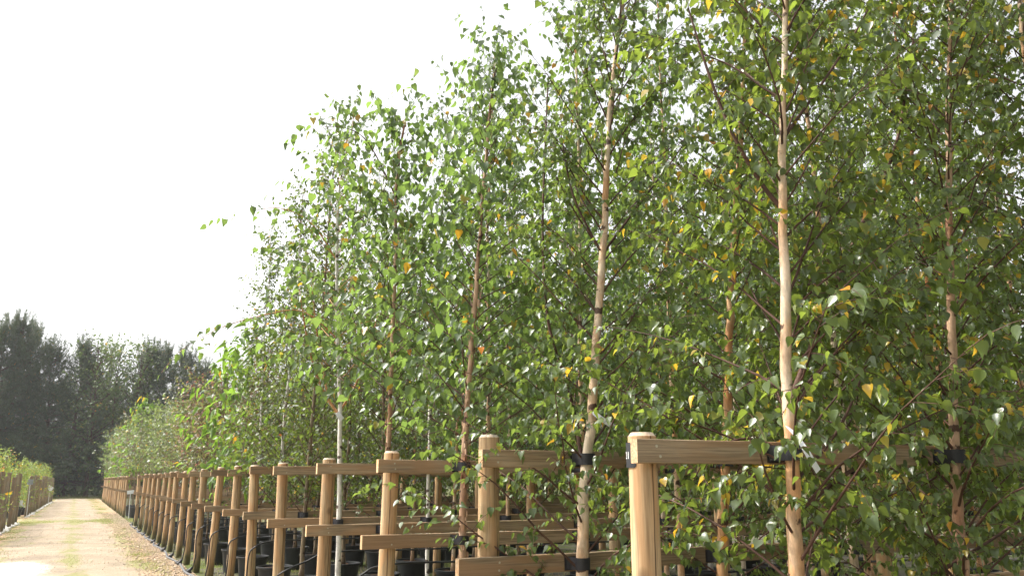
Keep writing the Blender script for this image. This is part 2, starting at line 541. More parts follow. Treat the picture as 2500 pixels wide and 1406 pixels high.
# ------------------------------------------------------------------ leaves
def leaf_template(width, teeth=0.0, fold=0.16, curl=0.18):
    v = np.array([(0, 0, 0), (0, 0.45, 0), (0, 1, 0),
                  (0.36, 0.06, 0), (0.52, 0.30, 0), (0.30, 0.70, 0),
                  (-0.36, 0.06, 0), (-0.52, 0.30, 0), (-0.30, 0.70, 0)], float)
    v[:, 0] *= width
    v[:, 2] = np.abs(v[:, 0]) * fold * 2 - curl * v[:, 1] ** 2
    f = np.array([(0, 3, 4, 1), (1, 4, 5, 2), (0, 1, 7, 6), (1, 2, 8, 7)])
    return v, f

def fine_leaf(width, fold=0.16, curl=0.18):
    mid = [(0, 0), (0, .25), (0, .52), (0, 1.0)]
    half = [(.27, -.03), (.49, .16), (.45, .40), (.20, .72)]
    v = np.array([(x, y, 0) for x, y in mid] + [(x, y, 0) for x, y in half] + [(-x, y, 0) for x, y in half], float)
    v[:, 0] *= width
    v[:, 2] = np.abs(v[:, 0]) * fold * 2 - curl * v[:, 1] ** 2
    f = np.array([(0, 4, 5, 1), (1, 5, 6, 2), (2, 6, 7, 3), (0, 1, 9, 8), (1, 2, 10, 9), (2, 3, 11, 10)])
    return v, f
T_BIRCH = fine_leaf(0.86)
T_BROAD = fine_leaf(0.78, 0.14, 0.22)
T_LONG = leaf_template(0.42, fold=0.3, curl=0.3)
T_SMALL = (np.array([(0, 0, 0), (0.36, 0.42, 0.05), (0, 1, -0.12), (-0.36, 0.42, 0.05)], float), np.array([(0, 1, 2, 3)]))

def leaves_mesh(name, tmpl, pos, tip, nor, size, m):
    pos, tip, nor, size = (np.asarray(a, float) for a in (pos, tip, nor, size))
    tip /= np.linalg.norm(tip, axis=1)[:, None] + 1e-9
    nor -= tip * (nor * tip).sum(1)[:, None]
    nor /= np.linalg.norm(nor, axis=1)[:, None] + 1e-9
    side = np.cross(tip, nor)
    tv, tf = tmpl
    n, k = len(pos), len(tv)
    rl = np.random.default_rng(n)
    side = side * rl.uniform(.78, 1.15, n)[:, None]
    nor = nor * rl.uniform(.2, 2.0, n)[:, None]
    V = pos[:, None, :] + size[:, None, None] * (tv[None, :, 0:1] * side[:, None, :] + tv[None, :, 1:2] * tip[:, None, :] + tv[None, :, 2:3] * nor[:, None, :])
    F = tf[None, :, :] + (np.arange(n) * k)[:, None, None]
    return np_mesh(name, V.reshape(-1, 3), F.reshape(-1, tf.shape[1]), m)

def lerp_path(pts, t):
    """point at fraction t (0..1, by index) of a polyline"""
    x = t * (len(pts) - 1)
    i = min(int(x), len(pts) - 2)
    return pts[i].lerp(pts[i + 1], x - i)

def smooth_path(pts, n):
    m = len(pts)
    out = []
    for k in range(n + 1):
        x = k / n * (m - 1)
        i = min(int(x), m - 2)
        u = x - i
        p0, p1, p2, p3 = pts[max(i - 1, 0)], pts[i], pts[i + 1], pts[min(i + 2, m - 1)]
        out.append(0.5 * ((2 * p1) + (p2 - p0) * u + (2 * p0 - 5 * p1 + 4 * p2 - p3) * u * u + (3 * p1 - p0 - 3 * p2 + p3) * u ** 3))
    return out

def grow(seed, trunk, r0, r1, z0, nprim, lmax, leaf, spacing=0.035, twig_gap=0.085, twig_len=(0.12, 0.38), ang=(35, 62), droop=0.55,
         prof=None, extra=(), twig_n=3, hang=0.8, rtwig=0.0016, tmpl=T_BIRCH, trunk_n=10, branch_r=0.0065, inner=0.18, zfall=1.0, updraw=0.0, clear=None):
    """returns (trunk MB, branches MB, leaf arrays) of one tree. trunk: list of Vectors, local coordinates"""
    rg = random.Random(seed)
    tb, bb = MB(), MB()
    path = smooth_path(trunk, max(10, 4 * len(trunk)))
    m = len(path)
    # small kinks so that the stem is not a ruled pole
    path = [p + Vector((rg.gauss(0, .003), rg.gauss(0, .003), 0)) * (1 if 0 < i < m - 1 else 0) for i, p in enumerate(path)]
    radii = [(r0 + (r1 - r0) * (i / (m - 1)) ** 0.9) * (1 + rg.uniform(-.05, .05)) for i in range(m)]
    radii[0] *= 1.25
    tb.tube(path, radii, trunk_n)
    zs = [p.z for p in path]
    ztop = zs[-1]
    def at_z(z):
        for i in range(m - 1):
            if zs[i + 1] >= z:
                return path[i].lerp(path[i + 1], (z - zs[i]) / max(1e-6, zs[i + 1] - zs[i]))
        return path[-1]
    prof = prof or (lambda t: (0.55 + 0.45 * math.sin(min(1, t * 2.2) * math.pi / 2)) * (1 - 0.72 * max(0, (t - 0.3) / 0.7) ** 1.2))
    polys = []
    for i in range(nprim):
        t = ((i + rg.random() * 0.8) / nprim) ** zfall
        z = z0 + (ztop - z0) * t * 0.98
        az = i * 2.399 + rg.uniform(-.5, .5)
        if clear and clear[0] < z < clear[1] and rg.random() < 0.85:
            rel = (az - clear[2] + math.pi) % (2 * math.pi) - math.pi
            if abs(rel) < R(68): az = clear[2] + (R(85) + rg.random() * 0.8) * (1 if rel > 0 else -1)
        el = R(ang[0] + (ang[1] - ang[0]) * t + rg.uniform(-10, 10))
        Ln = lmax * prof(t) * rg.uniform(0.7, 1.15)
        d = Vector((math.cos(az) * math.cos(el), math.sin(az) * math.cos(el), math.sin(el)))
        p = at_z(z)
        pl = [p.copy()]
        seg = 7
        for k in range(seg):
            d = (d + Vector((rg.gauss(0, .07), rg.gauss(0, .07), rg.gauss(0, .05) - droop * 0.16 * (k / seg) * (1 - 0.5 * t) + updraw * 0.1))).normalized()
            p = p + d * (Ln / seg)
            pl.append(p.copy())
        rb = branch_r * (0.35 + 0.65 * Ln / lmax)
        bb.tube(pl, [rb * (1 - 0.8 * k / seg) for k in range(seg + 1)], 5, False)
        polys.append((pl, Ln, inner))
    for pts, ra, rb in extra:
        pl = smooth_path([Vector(q) for q in pts], 4 * (len(pts) - 1))
        Ln = sum((pl[i + 1] - pl[i]).length for i in range(len(pl) - 1))
        bb.tube(pl, [ra + (rb - ra) * k / (len(pl) - 1) for k in range(len(pl))], 6, False)
        polys.append((pl, Ln, 0.25))
    # leader shoot
    polys.append(([at_z(ztop - 0.7), at_z(ztop - 0.3), path[-1]], 0.7, 0.0))
    P, T, NN, S = [], [], [], []
    for pl, Ln, s0 in polys:
        nt = max(2, int(Ln * (1 - s0) / twig_gap))
        for q in range(nt + 1):
            s = s0 + (1 - s0) * (q + (rg.random() - 0.5 if q < nt else 0) * 0.8) / nt
            s = min(max(s, 0), 1)
            o = lerp_path(pl, s)
            bd = (lerp_path(pl, min(1, s + 0.1)) - lerp_path(pl, max(0, s - 0.1))).normalized()
            rv = Vector((rg.gauss(0, 1), rg.gauss(0, 1), rg.gauss(0, 0.6)))
            td = (bd * 0.7 + rv.normalized() * (0.9 if q < nt else 0.15)).normalized()
            tl = rg.uniform(*twig_len) * (1.1 - 0.45 * s) if q < nt else twig_len[1] * 0.8
            k = max(2, int(tl / spacing))
            p = o.copy()
            tw = [p.copy()]
            for a in range(k):
                td = (td + Vector((rg.gauss(0, .05), rg.gauss(0, .05), -0.09 * hang + rg.gauss(0, .04)))).normalized()
                p = p + td * (tl / k)
                tw.append(p.copy())
                lp = p + Vector((rg.gauss(0, .4), rg.gauss(0, .4), rg.gauss(0, .4))) * spacing * 0.7
                out = Vector((td.x + rg.gauss(0, .8), td.y + rg.gauss(0, .8), 0))
                tip = out * (0.55) + Vector((0, 0, -hang + rg.gauss(0, .35)))
                nr = Vector((rg.gauss(0, .55) + out.x * 0.5, rg.gauss(0, .55) + out.y * 0.5, 0.35 + rg.random() * 0.8))
                P.append(lp); T.append(tip); NN.append(nr)
                S.append(leaf * rg.choice((0.5, 0.75, 0.9, 1.0, 1.1, 1.25)))
            if twig_n:
                st = tw[::3] if (len(tw) - 1) % 3 == 0 else tw[::3] + [tw[-1]]
                bb.tube(st, [rtwig * (1.25 - 0.8 * a / max(1, len(st) - 1)) for a in range(len(st))], twig_n, False)
    return tb, bb, (np.array([p[:] for p in P]), np.array([p[:] for p in T]), np.array([p[:] for p in NN]), np.array(S))

def peel(tb, trunk, r0, n, zmax, seed):
    """curled flakes of loose bark standing off a stem"""
    rg = random.Random(seed)
    path = smooth_path(trunk, 40)
    for _ in range(n):
        z = rg.uniform(0.1, zmax)
        c = min(path, key=lambda p: abs(p.z - z))
        a = rg.uniform(0, 6.28)
        wd, hh = rg.uniform(.008, .022), rg.uniform(.008, .03)
        sg = rg.choice((-1, 1))
        vs = []
        for i in range(4):
            u = i / 3
            aa = a + sg * u * wd / r0 * 0.55
            rr = r0 * 0.94 + wd * 0.75 * u ** 1.6
            for zz in (-hh * (1 - .4 * u), 0, hh * (1 - .3 * u)):
                vs.append((c.x + rr * math.cos(aa), c.y + rr * math.sin(aa), z + zz + rg.uniform(-.003, .003)))
        fs = []
        for i in range(3):
            for j in range(2):
                q = i * 3 + j
                fs.append((q, q + 3, q + 4, q + 1))
        tb.add(vs, fs)

def tree_meshes(kind, barkm, twigm, leafm, seed, trunk, tmpl=T_BIRCH, flakes=0, **kw):
    tb, bb, (P, T, NN, S) = grow(seed, trunk, tmpl=tmpl, **kw)
    if flakes:
        peel(tb, trunk, kw['r0'] * 0.97, flakes, 2.4, seed)
    return (tb.mesh(kind + '_trunk', barkm, True), bb.mesh(kind + '_branches', twigm, True), leaves_mesh(kind + '_crown', tmpl, P, T, NN, S, leafm))

def put_tree(name, meshes, loc, label, cat='tree', group=None, rz=0.0, sc=1.0, barkm=None):
    t = thing(name, label, cat, loc, group)
    t.rotation_euler = (0, 0, rz)
    t.scale = sc if hasattr(sc, '__len__') else (sc, sc, sc)
    for nm, me in zip(('trunk', 'branches', 'crown'), meshes):
        o = link(nm, me, t)
        if barkm and nm == 'trunk':
            o.material_slots[0].link = 'OBJECT'
            o.material_slots[0].material = barkm
    return t

# ------------------------------------------------------------------ rail rows
ROW_Y = [None, 2.46, 3.71, 5.22, 6.70, 8.30, 9.67, 11.05, 12.6, 14.0, 15.4, 16.8, 18.3, 19.6, 20.8, 22.2, 23.7, 25.2, 26.9, 29.0]
FX = 1.80
NROW = len(ROW_Y) - 1

def post_mesh(seed, h, r=0.05, m=M_POST):
    rg = random.Random(seed)
    a1, a2, p1 = rg.uniform(.01, .03), rg.uniform(.005, .015), rg.uniform(0, 6)
    wob = lambda t, z: a1 * math.sin(2 * t + p1 + z * 1.3) + a2 * math.sin(5 * t + z * 4)
    b = MB()
    zs = [-0.3, 0.0, 0.3, 0.6, 0.9, 1.2, 1.5, h - 0.014]
    prof = [(r * (1.06 - 0.05 * max(0, z) / h), z) for z in zs] + [(r * 0.99, h - 0.013), (r * 0.78, h), (0.00005, h + 0.001)]
    b.lathe(prof, 28, wob=wob)
    me = b.mesh('post', m, True)
    me.materials.append(M_ENDGRAIN)
    for pg in me.polygons:
        if pg.center.z > h - 0.010: pg.material_index = 1
    me.set_sharp_from_angle(angle=R(28)) if hasattr(me, 'set_sharp_from_angle') else None
    return me

POSTS = [post_mesh(i, (1.55, 1.562, 1.556, 1.548, 1.566)[i]) for i in range(5)]
POST_TALL = post_mesh(9, 1.60)

def rail_mesh(length, hgt, seed):
    rg = random.Random(seed)
    b = MB()
    n = 10
    prof0 = [(-.02, 0), (.02, 0), (.02, hgt), (-.02, hgt)]
    bv = 0.003
    prof = [(-.02 + bv, 0), (.02 - bv, 0), (.02, bv), (.02, hgt - bv), (.02 - bv, hgt), (-.02 + bv, hgt), (-.02, hgt - bv), (-.02, bv)]
    vs, fs = [], []
    for i in range(n + 1):
        x = length * i / n
        dz = 0.004 * math.sin(i * 1.1 + seed) if i else 0
        for y, z in prof:
            vs.append((x, y, z + dz))
    for i in range(n):
        for k in range(8):
            a, c = i * 8 + k, i * 8 + (k + 1) % 8
            fs.append((a, a + 8, c + 8, c))
    fs.append(tuple(range(8)))
    fs.append(tuple(range(n * 8 + 7, n * 8 - 1, -1)))
    b.add(vs, fs)
    me = b.mesh('rail', M_RAIL)
    me.materials.append(M_RAILEND)
    for pg in me.polygons:
        if len(pg.vertices) == 8: pg.material_index = 1
    return me

def strap_mesh():
    """black band round a stem at (0,-0.062) nailed to the rail face at y = 0"""
    b = MB()
    h, th, rad, cy = 0.028, 0.0045, 0.036, -0.062
    ins, outs = [], []
    path = [(-0.050, -0.003), (-0.040, -0.022)] + [(rad * math.cos(t), cy + rad * math.sin(t)) for t in [math.pi + math.pi * k / 12 for k in range(13)]] + [(0.040, -0.022), (0.050, -0.003)]
    n = len(path)
    vs = []
    for i, (x, y) in enumerate(path):
        ax, ay = path[max(i - 1, 0)]
        bx, by = path[min(i + 1, n - 1)]
        l = math.hypot(bx - ax, by - ay)
        nx, ny = (by - ay) / l, -(bx - ax) / l
        for s in (0, th):
            for z in (-h, h):
                vs.append((x + nx * s, y + ny * s, z))
    fs = []
    for i in range(n - 1):
        a, c = i * 4, i * 4 + 4
        fs += [(a, a + 1, c + 1, c), (a + 2, c + 2, c + 3, a + 3), (a + 1, a + 3, c + 3, c + 1), (a, c, c + 2, a + 2)]
    b.add(vs, fs)
    b.box(-0.062, 0.050, -0.0045, -0.0005, -h * 1.25, h * 1.1)      # nailed pad
    b.box(-0.020, 0.020, -0.028, -0.0046, -h * 0.9, h * 0.9)        # spacer between rail and stem
    return b.mesh('tree_strap', M_RUBBER)
STRAP = strap_mesh()

sb = MB()
sb.lathe([(0.0055, -0.002), (0.0055, 0.0), (0.004, 0.0012), (0.0012, 0.0006), (0.00005, 0.0)], 10)
for i, (x, y, z) in enumerate(sb.v):
    sb.v[i] = (x, -z, y)
SCREW = sb.mesh('screw', M_SCREW)

RAIL_MESHES = [rail_mesh(12.5, 0.084, i) for i in range(4)]
SHORT_RAILS = [rail_mesh(4.0, 0.082, i + 9) for i in range(3)]

FENCES = {}
def fence_row(k, Y, fx, long, label, group, post_n, detail, seed, ztop=None, zlow=None, rail_z_jit=0.013):
    rg = random.Random(seed)
    f = thing('rail_fence', label, 'fence', (fx, Y, 0), group)
    for j in range(post_n):
        link('post', POST_TALL if k == 2 and j == 0 else POSTS[(seed * 3 + j * 2) % 5], f, (j * 2.75 + (rg.uniform(-.02, .02) if k > 2 else 0), rg.uniform(-.01, .01), 0 if j == 0 else -0.04), rg.uniform(0, 6) if k != 1 else 0.4).rotation_euler[:2] = (0, 0) if k <= 2 else (rg.gauss(0, .011), rg.gauss(0, .013))
    zt = (ztop or 1.523) + rg.uniform(-rail_z_jit, rail_z_jit)
    zl = (zlow or 1.038) + rg.uniform(-rail_z_jit, rail_z_jit)
    ends = []
    for z, ov in ((zt, rg.uniform(0.075, 0.13)), (zl, rg.uniform(0.13, 0.21))):
        if k in (1, 2): ov = (0.085, 0.20)[z == zl]
        me = (RAIL_MESHES if long else SHORT_RAILS)
        me = me[rg.randrange(len(me))]
        r = link('rail', me, f, (-ov, -0.0745, z - 0.084))
        ends.append((z - 0.042))
        if detail:
            for dx, dz in ((0.0, 0.017), (0.008, -0.018)):
                if rg.random() < 0.8 or k < 3:
                    link('screw', SCREW, r, (ov + dx + rg.uniform(-.01, .01), -0.0203, 0.042 + dz))
    f['zmid'] = ends
    FENCES[k] = f
    return f, ends

for k in range(1, NROW + 1):
    near = 'nearest' if k == 1 else ORD[k]
    lab = ('new pine rail fence row with round posts, %s row from the camera' % near)
    if k == 1:
        lab = 'nearest rail fence row, its end post carrying a black pad numbered 21'
    fence_row(k, ROW_Y[k], FX, k <= 12, lab, 'rail fence rows along the right of the track',
              5 if k <= 8 else (3 if k <= 12 else 2), k <= 5, k, zlow=0.985 if k == 1 else None)

def strap(k, x, ends, which=(0, 1)):
    f = FENCES[k]
    for i in which:
        link('tree_strap', STRAP, f, (x - FX, -0.0945, ends[i] + (0.004 if i == 0 else 0.0)))

# ------------------------------------------------------------------ pots
def pot_meshes():
    b = MB()
    b.lathe([(0.168, 0.0), (0.20, 0.305), (0.202, 0.315), (0.222, 0.318), (0.224, 0.340), (0.214, 0.345), (0.204, 0.341), (0.198, 0.30), (0.196, 0.29)], 32)
    body = b.mesh('body', M_POT, True)
    body.set_sharp_from_angle(angle=R(40)) if hasattr(body, 'set_sharp_from_angle') else None
    b = MB()
    rg = random.Random(5)
    n, rings = 24, 5
    vs = [(0, 0, 0.325)]
    fs = []
    for i in range(1, rings + 1):
        for k in range(n):
            t = 2 * math.pi * k / n
            rr = 0.198 * i / rings
            vs.append((rr * math.cos(t), rr * math.sin(t), 0.317 + rg.uniform(-.008, .01) - 0.01 * (i == rings)))
    for k in range(n):
        fs.append((0, 1 + k, 1 + (k + 1) % n))
    for i in range(rings - 1):
        for k in range(n):
            a, c = 1 + i * n + k, 1 + i * n + (k + 1) % n
            fs.append((a, a + n, c + n, c))
    b.add(vs, fs)
    return body, b.mesh('compost', M_SOIL)
POT_BODY, POT_SOIL = pot_meshes()
def put_pot(x, y, label, group, sc=1.0):
    p = thing('plant_pot', label, 'plant pot', (x, y, 0), group)
    p.scale = (sc, sc, sc)
    p.rotation_euler = (0, 0, (x * 7 + y * 3) % 6)
    link('body', POT_BODY, p)
    link('compost', POT_SOIL, p)
    return p

# ------------------------------------------------------------------ trees of the rail rows
BASE = 0.31
def local(pts, base):
    return [p - base for p in pts]

def hero(px_pts, Y, top_extra):
    """trunk from photo directions in the row's plane, brought down to the pot"""
    pts = [at(px, py, Y) for px, py in px_pts]
    d = (pts[0] - pts[1])
    d = d / d.z if abs(d.z) > 1e-6 else Vector((0, 0, 1))
    base = pts[0] + d * (BASE - pts[0].z) * 0.6
    base.z = BASE
    up = (pts[-1] - pts[-2]).normalized()
    pts = [base] + pts + [pts[-1] + up * top_extra * 0.5 + Vector((0.02, 0.02, 0)), pts[-1] + up * top_extra]
    return base, pts

ROWX = {}      # row -> list of stem x at the rails

TREE_GROUP = 'potted birches tied along the rail rows'
def row_label(desc, k, c):
    return '%s, %s from the track in the %s rail row' % (desc, ORD[c], 'nearest' if k == 1 else ORD[k])

def stem_label(k, c):
    return 'black pot in the %s rail row, under the %s tree from the track' % ('nearest' if k == 1 else ORD[k], ORD[c])

CONE = lambda t: (1.0 - 0.80 * t) * (0.8 + 0.2 * min(1, t * 6))
A_KW = dict(r0=0.030, r1=0.006, z0=0.45, nprim=84, lmax=0.98, leaf=0.038, spacing=0.023, twig_gap=0.048, twig_len=(.10, .34), droop=0.75, ang=(38, 68), prof=lambda t: 1.0 - 0.58 * t)
heroes = [
    (1, 1, [(1945, 1400), (1935, 1174), (1925, 1000), (1915, 700), (1910, 450), (1912, 250), (1922, 0)], 1.7, M_BIRCH, LM_A1,
     'cream barked silver birch with yellowing leaves', dict(A_KW, r0=0.033, nprim=78, z0=0.95, leaf=0.041, clear=(1.1, 3.0, -2.6)),
     [([(1928, 985), (2000, 800), (2090, 580), (2180, 380), (2215, 200), (2240, 20)], .014, .005),
      ([(1905, 505), (1860, 450), (1790, 330), (1730, 180), (1680, 20)], .012, .004),
      ([(1918, 330), (2010, 200), (2100, 60), (2160, -60)], .008, .003),
      ([(1965, 1235), (2075, 1150), (2200, 1090), (2330, 1060), (2420, 1015)], .010, .003),
      ([(1945, 1170), (2040, 1060), (2100, 930), (2140, 800)], .008, .003),
      ([(1930, 1120), (1860, 1075), (1790, 1075), (1730, 1110), (1690, 1180)], .006, .002),
      ([(1950, 1300), (2040, 1240), (2140, 1250), (2240, 1330)], .007, .003)]),
    (1, 2, [(2352, 1400), (2335, 1174), (2325, 900), (2318, 600), (2316, 300), (2322, 0)], 1.7, M_COPPER, LM_A1,
     'brown barked birch behind yellowing leaves', dict(A_KW, nprim=92, z0=0.6, r0=0.027, inner=0.08),
     [([(2340, 1120), (2260, 1180), (2170, 1210), (2080, 1290)], .006, .002), ([(2330, 900), (2240, 960), (2160, 1080)], .006, .002), ([(2335, 1250), (2420, 1190), (2500, 1200)], .006, .002), ([(2250, 1420), (2400, 1330), (2500, 1262)], .011, .005)]),
    (2, 1, [(1420, 1400), (1428, 1174), (1446, 1000), (1462, 750), (1476, 560), (1482, 400), (1495, 200), (1522, 0)], 1.3, M_BIRCH, LM_A,
     'cream barked birch with dark second stem', dict(A_KW, r0=0.034, nprim=76, z0=0.7, clear=(1.0, 2.7, -2.1)),
     [([(1425, 1185), (1415, 1080), (1395, 980), (1360, 870), (1335, 760), (1325, 560), (1330, 380), (1338, 200)], .013, .004),
      ([(1470, 620), (1400, 480), (1370, 330)], .008, .003), ([(1478, 610), (1560, 500), (1650, 380), (1700, 300)], .008, .003)]),
    (2, 2, [(1762, 1400), (1770, 1174), (1778, 950), (1785, 750), (1795, 560), (1803, 400), (1812, 200), (1820, 0)], 1.3, M_PEACH, LM_A,
     'peach barked birch with clear straight stem', dict(A_KW, r0=0.034, nprim=74, z0=0.8, clear=(0.8, 2.8, -2.2)), []),
    (3, 1, [(1128, 1400), (1132, 1174), (1140, 1000), (1155, 800), (1170, 600), (1185, 400), (1200, 230)], 0.25, M_COPPER, LM_B,
     'copper stemmed birch with peeling bark', dict(flakes=170, clear=(1.2, 2.6, -1.9), r0=0.028, r1=0.005, z0=1.6, nprim=60, lmax=1.0, leaf=0.066, spacing=0.043, twig_gap=0.08, twig_len=(.12, .42), droop=0.8, tmpl=T_BROAD, hang=0.85, prof=CONE), []),
    (4, 1, [(938, 1406), (945, 1174), (952, 1000), (958, 850), (965, 650), (968, 450), (985, 320)], 0.12, M_COPPER, LM_B,
     'orange barked birch behind an end post', dict(flakes=110, clear=(1.3, 2.8, -1.9), r0=0.029, r1=0.005, z0=1.75, nprim=58, lmax=1.15, leaf=0.072, spacing=0.045, twig_gap=0.08, twig_len=(.12, .42), droop=0.8, tmpl=T_BROAD, hang=0.85, ang=(30, 68), prof=CONE), [([(966, 480), (900, 350), (840, 312), (775, 312)], .007, .002)]),
    (5, 1, [(826, 1406), (829, 1174), (830, 1010), (824, 820), (822, 600), (830, 450), (850, 350)], 0.3, M_WHITEBARK, LM_B,
     'white stemmed birch forking above the rails', dict(r0=0.030, r1=0.005, z0=2.35, nprim=46, lmax=1.0, leaf=0.072, spacing=0.048, twig_gap=0.095, twig_len=(.12, .42), droop=0.8, tmpl=T_BROAD, hang=0.85, ang=(30, 68), prof=CONE, clear=(2.0, 3.6, -1.85)),
     [([(830, 1015), (795, 965), (765, 890), (745, 800), (730, 700)], .015, .005), ([(800, 965), (785, 880), (772, 800), (760, 690)], .011, .004),
      ([(832, 1000), (870, 935), (900, 850), (925, 760)], .014, .005),
      ([(826, 830), (740, 760), (640, 770), (540, 800), (455, 845)], .008, .002), ([(824, 640), (760, 545), (680, 508), (590, 522)], .008, .002)]),
    (5, 2, [(1043, 1406), (1046, 1174), (1050, 950), (1060, 800), (1072, 600)], 1.7, M_WHITEBARK, LM_B,
     'slim pale stemmed birch', dict(r0=0.024, r1=0.005, z0=1.8, nprim=44, lmax=1.0, leaf=0.072, spacing=0.048, twig_gap=0.095, twig_len=(.12, .4), tmpl=T_BROAD, prof=CONE), []),
]
done = set()
for k, c, pxs, ext, bm, lm, desc, kw, extra in heroes:
    Y = ROW_Y[k] - 0.157
    base, pts = hero(pxs, Y, ext)
    ex = [([at(px, py, Y + 0.02 + 0.05 * i) - base for i, (px, py) in enumerate(q)], ra, rb) for q, ra, rb in extra]
    kw = dict(kw)
    kw['z0'] = kw['z0'] - BASE
    me = tree_meshes('birch', bm, M_PEACH if (k, c) == (5, 1) else M_TWIG, lm, 100 + k * 10 + c, local(pts, base), extra=ex, **kw)
    put_tree('birch_tree', me, base, row_label(desc, k, c), group=TREE_GROUP)
    zr = FENCES[k]['zmid']
    xs = [min(pts, key=lambda p: abs(p.z - z)) for z in zr]
    f = FENCES[k]
    def x_at(z):
        for a, b2 in zip(pts, pts[1:]):
            if a.z <= z <= b2.z:
                return a.lerp(b2, (z - a.z) / (b2.z - a.z)).x
        return base.x
    for z in zr:
        link('tree_strap', STRAP, f, (x_at(z) - FX, -0.0945, z))
    put_pot(base.x, base.y, stem_label(k, c), 'black pots holding the trees')
    done.add((k, c))
    ROWX[(k, c)] = x_at(1.4)

def straight(h, seed, lean=0.12):
    rg = random.Random(seed)
    lx, ly = rg.uniform(-lean, lean), rg.uniform(-lean, lean)
    return [Vector((lx * (z / h) ** 1.5 + rg.gauss(0, .012) * (z > 0), ly * (z / h) ** 1.5 + rg.gauss(0, .012) * (z > 0), z)) for z in np.linspace(0, h, 7)]

POOL = {}
POOL['A'] = [tree_meshes('birch', M_PEACH, M_TWIG, LM_A, 200 + i, straight(4.9 + 0.2 * i, i), **dict(A_KW, z0=0.45, nprim=88)) for i in range(3)]
POOL['B'] = [tree_meshes('broad_birch', M_COPPER, M_TWIG, LM_B, 220 + i, straight(4.9 + 0.25 * i, 10 + i), tmpl=T_BROAD, r0=0.026, r1=0.005, z0=1.2, nprim=60, lmax=1.0, leaf=0.060, spacing=0.042, twig_gap=0.075, twig_len=(.12, .4), droop=0.75, prof=CONE) for i in range(3)]
POOL['C'] = [tree_meshes('dark_birch', M_BROWN, M_TWIG, LM_C, 240 + i, straight(4.45 + 0.25 * i, 20 + i), tmpl=T_SMALL, r0=0.026, r1=0.005, z0=0.55, nprim=74, lmax=0.95, leaf=0.048, spacing=0.028, twig_gap=0.066, prof=lambda t: 1 - 0.75 * t, twig_len=(.10, .34), ang=(45, 70), hang=0.55) for i in range(3)]
POOL['D'] = [tree_meshes('sapling', M_BROWN, M_PALETWIG, LM_D, 260 + i, straight(3.0 + 0.3 * i, 30 + i, .08), tmpl=T_LONG, r0=0.018, r1=0.004, z0=0.9, nprim=26, lmax=0.85, leaf=0.17, spacing=0.06, twig_gap=0.15, twig_len=(.12, .3), ang=(30, 65), hang=0.5, twig_n=3) for i in range(2)]
POOL['E'] = [tree_meshes('red_sapling', M_BROWN, M_TWIG, LM_E, 280 + i, straight(3.0 + 0.3 * i, 40 + i, .08), tmpl=T_SMALL, r0=0.018, r1=0.004, z0=0.9, nprim=40, lmax=0.85, leaf=0.065, spacing=0.04, twig_gap=0.085, twig_len=(.12, .36), ang=(35, 65), hang=0.4) for i in range(2)]
POOL['F'] = [tree_meshes('pale_sapling', M_BROWN, M_PALETWIG, LM_F, 300 + i, straight(2.9 + 0.45 * i, 50 + i, .1), tmpl=T_SMALL, r0=0.017, r1=0.004, z0=1.35, nprim=28, lmax=1.15, leaf=0.092, spacing=0.06, twig_gap=0.11, twig_len=(.14, .42), ang=(30, 65), hang=0.45) for i in range(2)]

DESC = {'A': 'silver birch with small hanging leaves', 'B': 'birch with broad mid green leaves', 'C': 'dense birch with small dark leaves',
        'D': 'young tree with long toothed leaves', 'E': 'young tree with reddish green leaves', 'F': 'airy young tree with pale green leaves'}
NAME = {'A': 'birch_tree', 'B': 'birch_tree', 'C': 'birch_tree', 'D': 'young_tree', 'E': 'young_tree', 'F': 'young_tree'}
known = {(3, 3): 1653, (6, 1): 748, (7, 1): 684, (8, 1): 630}
barks = [M_BIRCH, M_PEACH, M_COPPER, M_WHITEBARK]
rg = random.Random(77)
for k in range(1, NROW + 1):
    Y = ROW_Y[k] - 0.157
    vis = 1.66 * Y + 0.9
    ncol = max(2, min([0, 3, 5, 7, 10, 12, 14, 15, 16][k], int((vis - 2.3) / 0.93) + 1)) if k <= 8 else (9 if k <= 11 else 4 if k <= 13 else 3)
    x0 = ROWX.get((k, 1), 2.29 + rg.uniform(-.03, .03))
    kind = 'A' if k <= 2 else 'B' if k <= 5 else 'C' if k <= 8 else 'D' if k <= 10 else 'E' if k <= 14 else 'F'
    for c in range(1, ncol + 1):
        if (k, c) in done: continue
        x = x0 + 0.93 * (c - 1) + rg.uniform(-.04, .04)
        if (k, c) in known: x = at(known[(k, c)], 1174, Y).x
        kd = kind
        if kind == 'B' and c >= 4: kd = rg.choice('ABB')
        if kind == 'C' and c >= 3: kd = rg.choice('CCB')
        if kind == 'D' and c >= 2: kd = 'C'
        if kind == 'E' and c >= 3: kd = 'C' if k <= 11 else 'F'
        pool = POOL[kd]
        sc = rg.uniform(0.95, 1.06)
        bm = None
        d = DESC[kd]
        if kd in 'AB':
            bm = rg.choice(barks)
        if (k, c) in ((7, 1), (8, 1)): bm = M_WHITEBARK
        if kd in 'EF' and k >= 11: sc *= rg.uniform(0.78, 1.12)
        put_tree(NAME[kd], pool[rg.randrange(len(pool))], (x, Y, BASE), row_label(d, k, c), group=TREE_GROUP if kd in 'ABC' else 'young trees tied along the rail rows', rz=rg.uniform(0, 6.28), sc=sc, barkm=bm)
        if k <= 12 and c <= 6 or k <= 5:
            for z in FENCES[k]['zmid']:
                link('tree_strap', STRAP, FENCES[k], (x - FX, -0.0945, z))
        if 3 <= k and c <= 9:
            put_pot(x, Y, stem_label(k, c), 'black pots holding the trees')

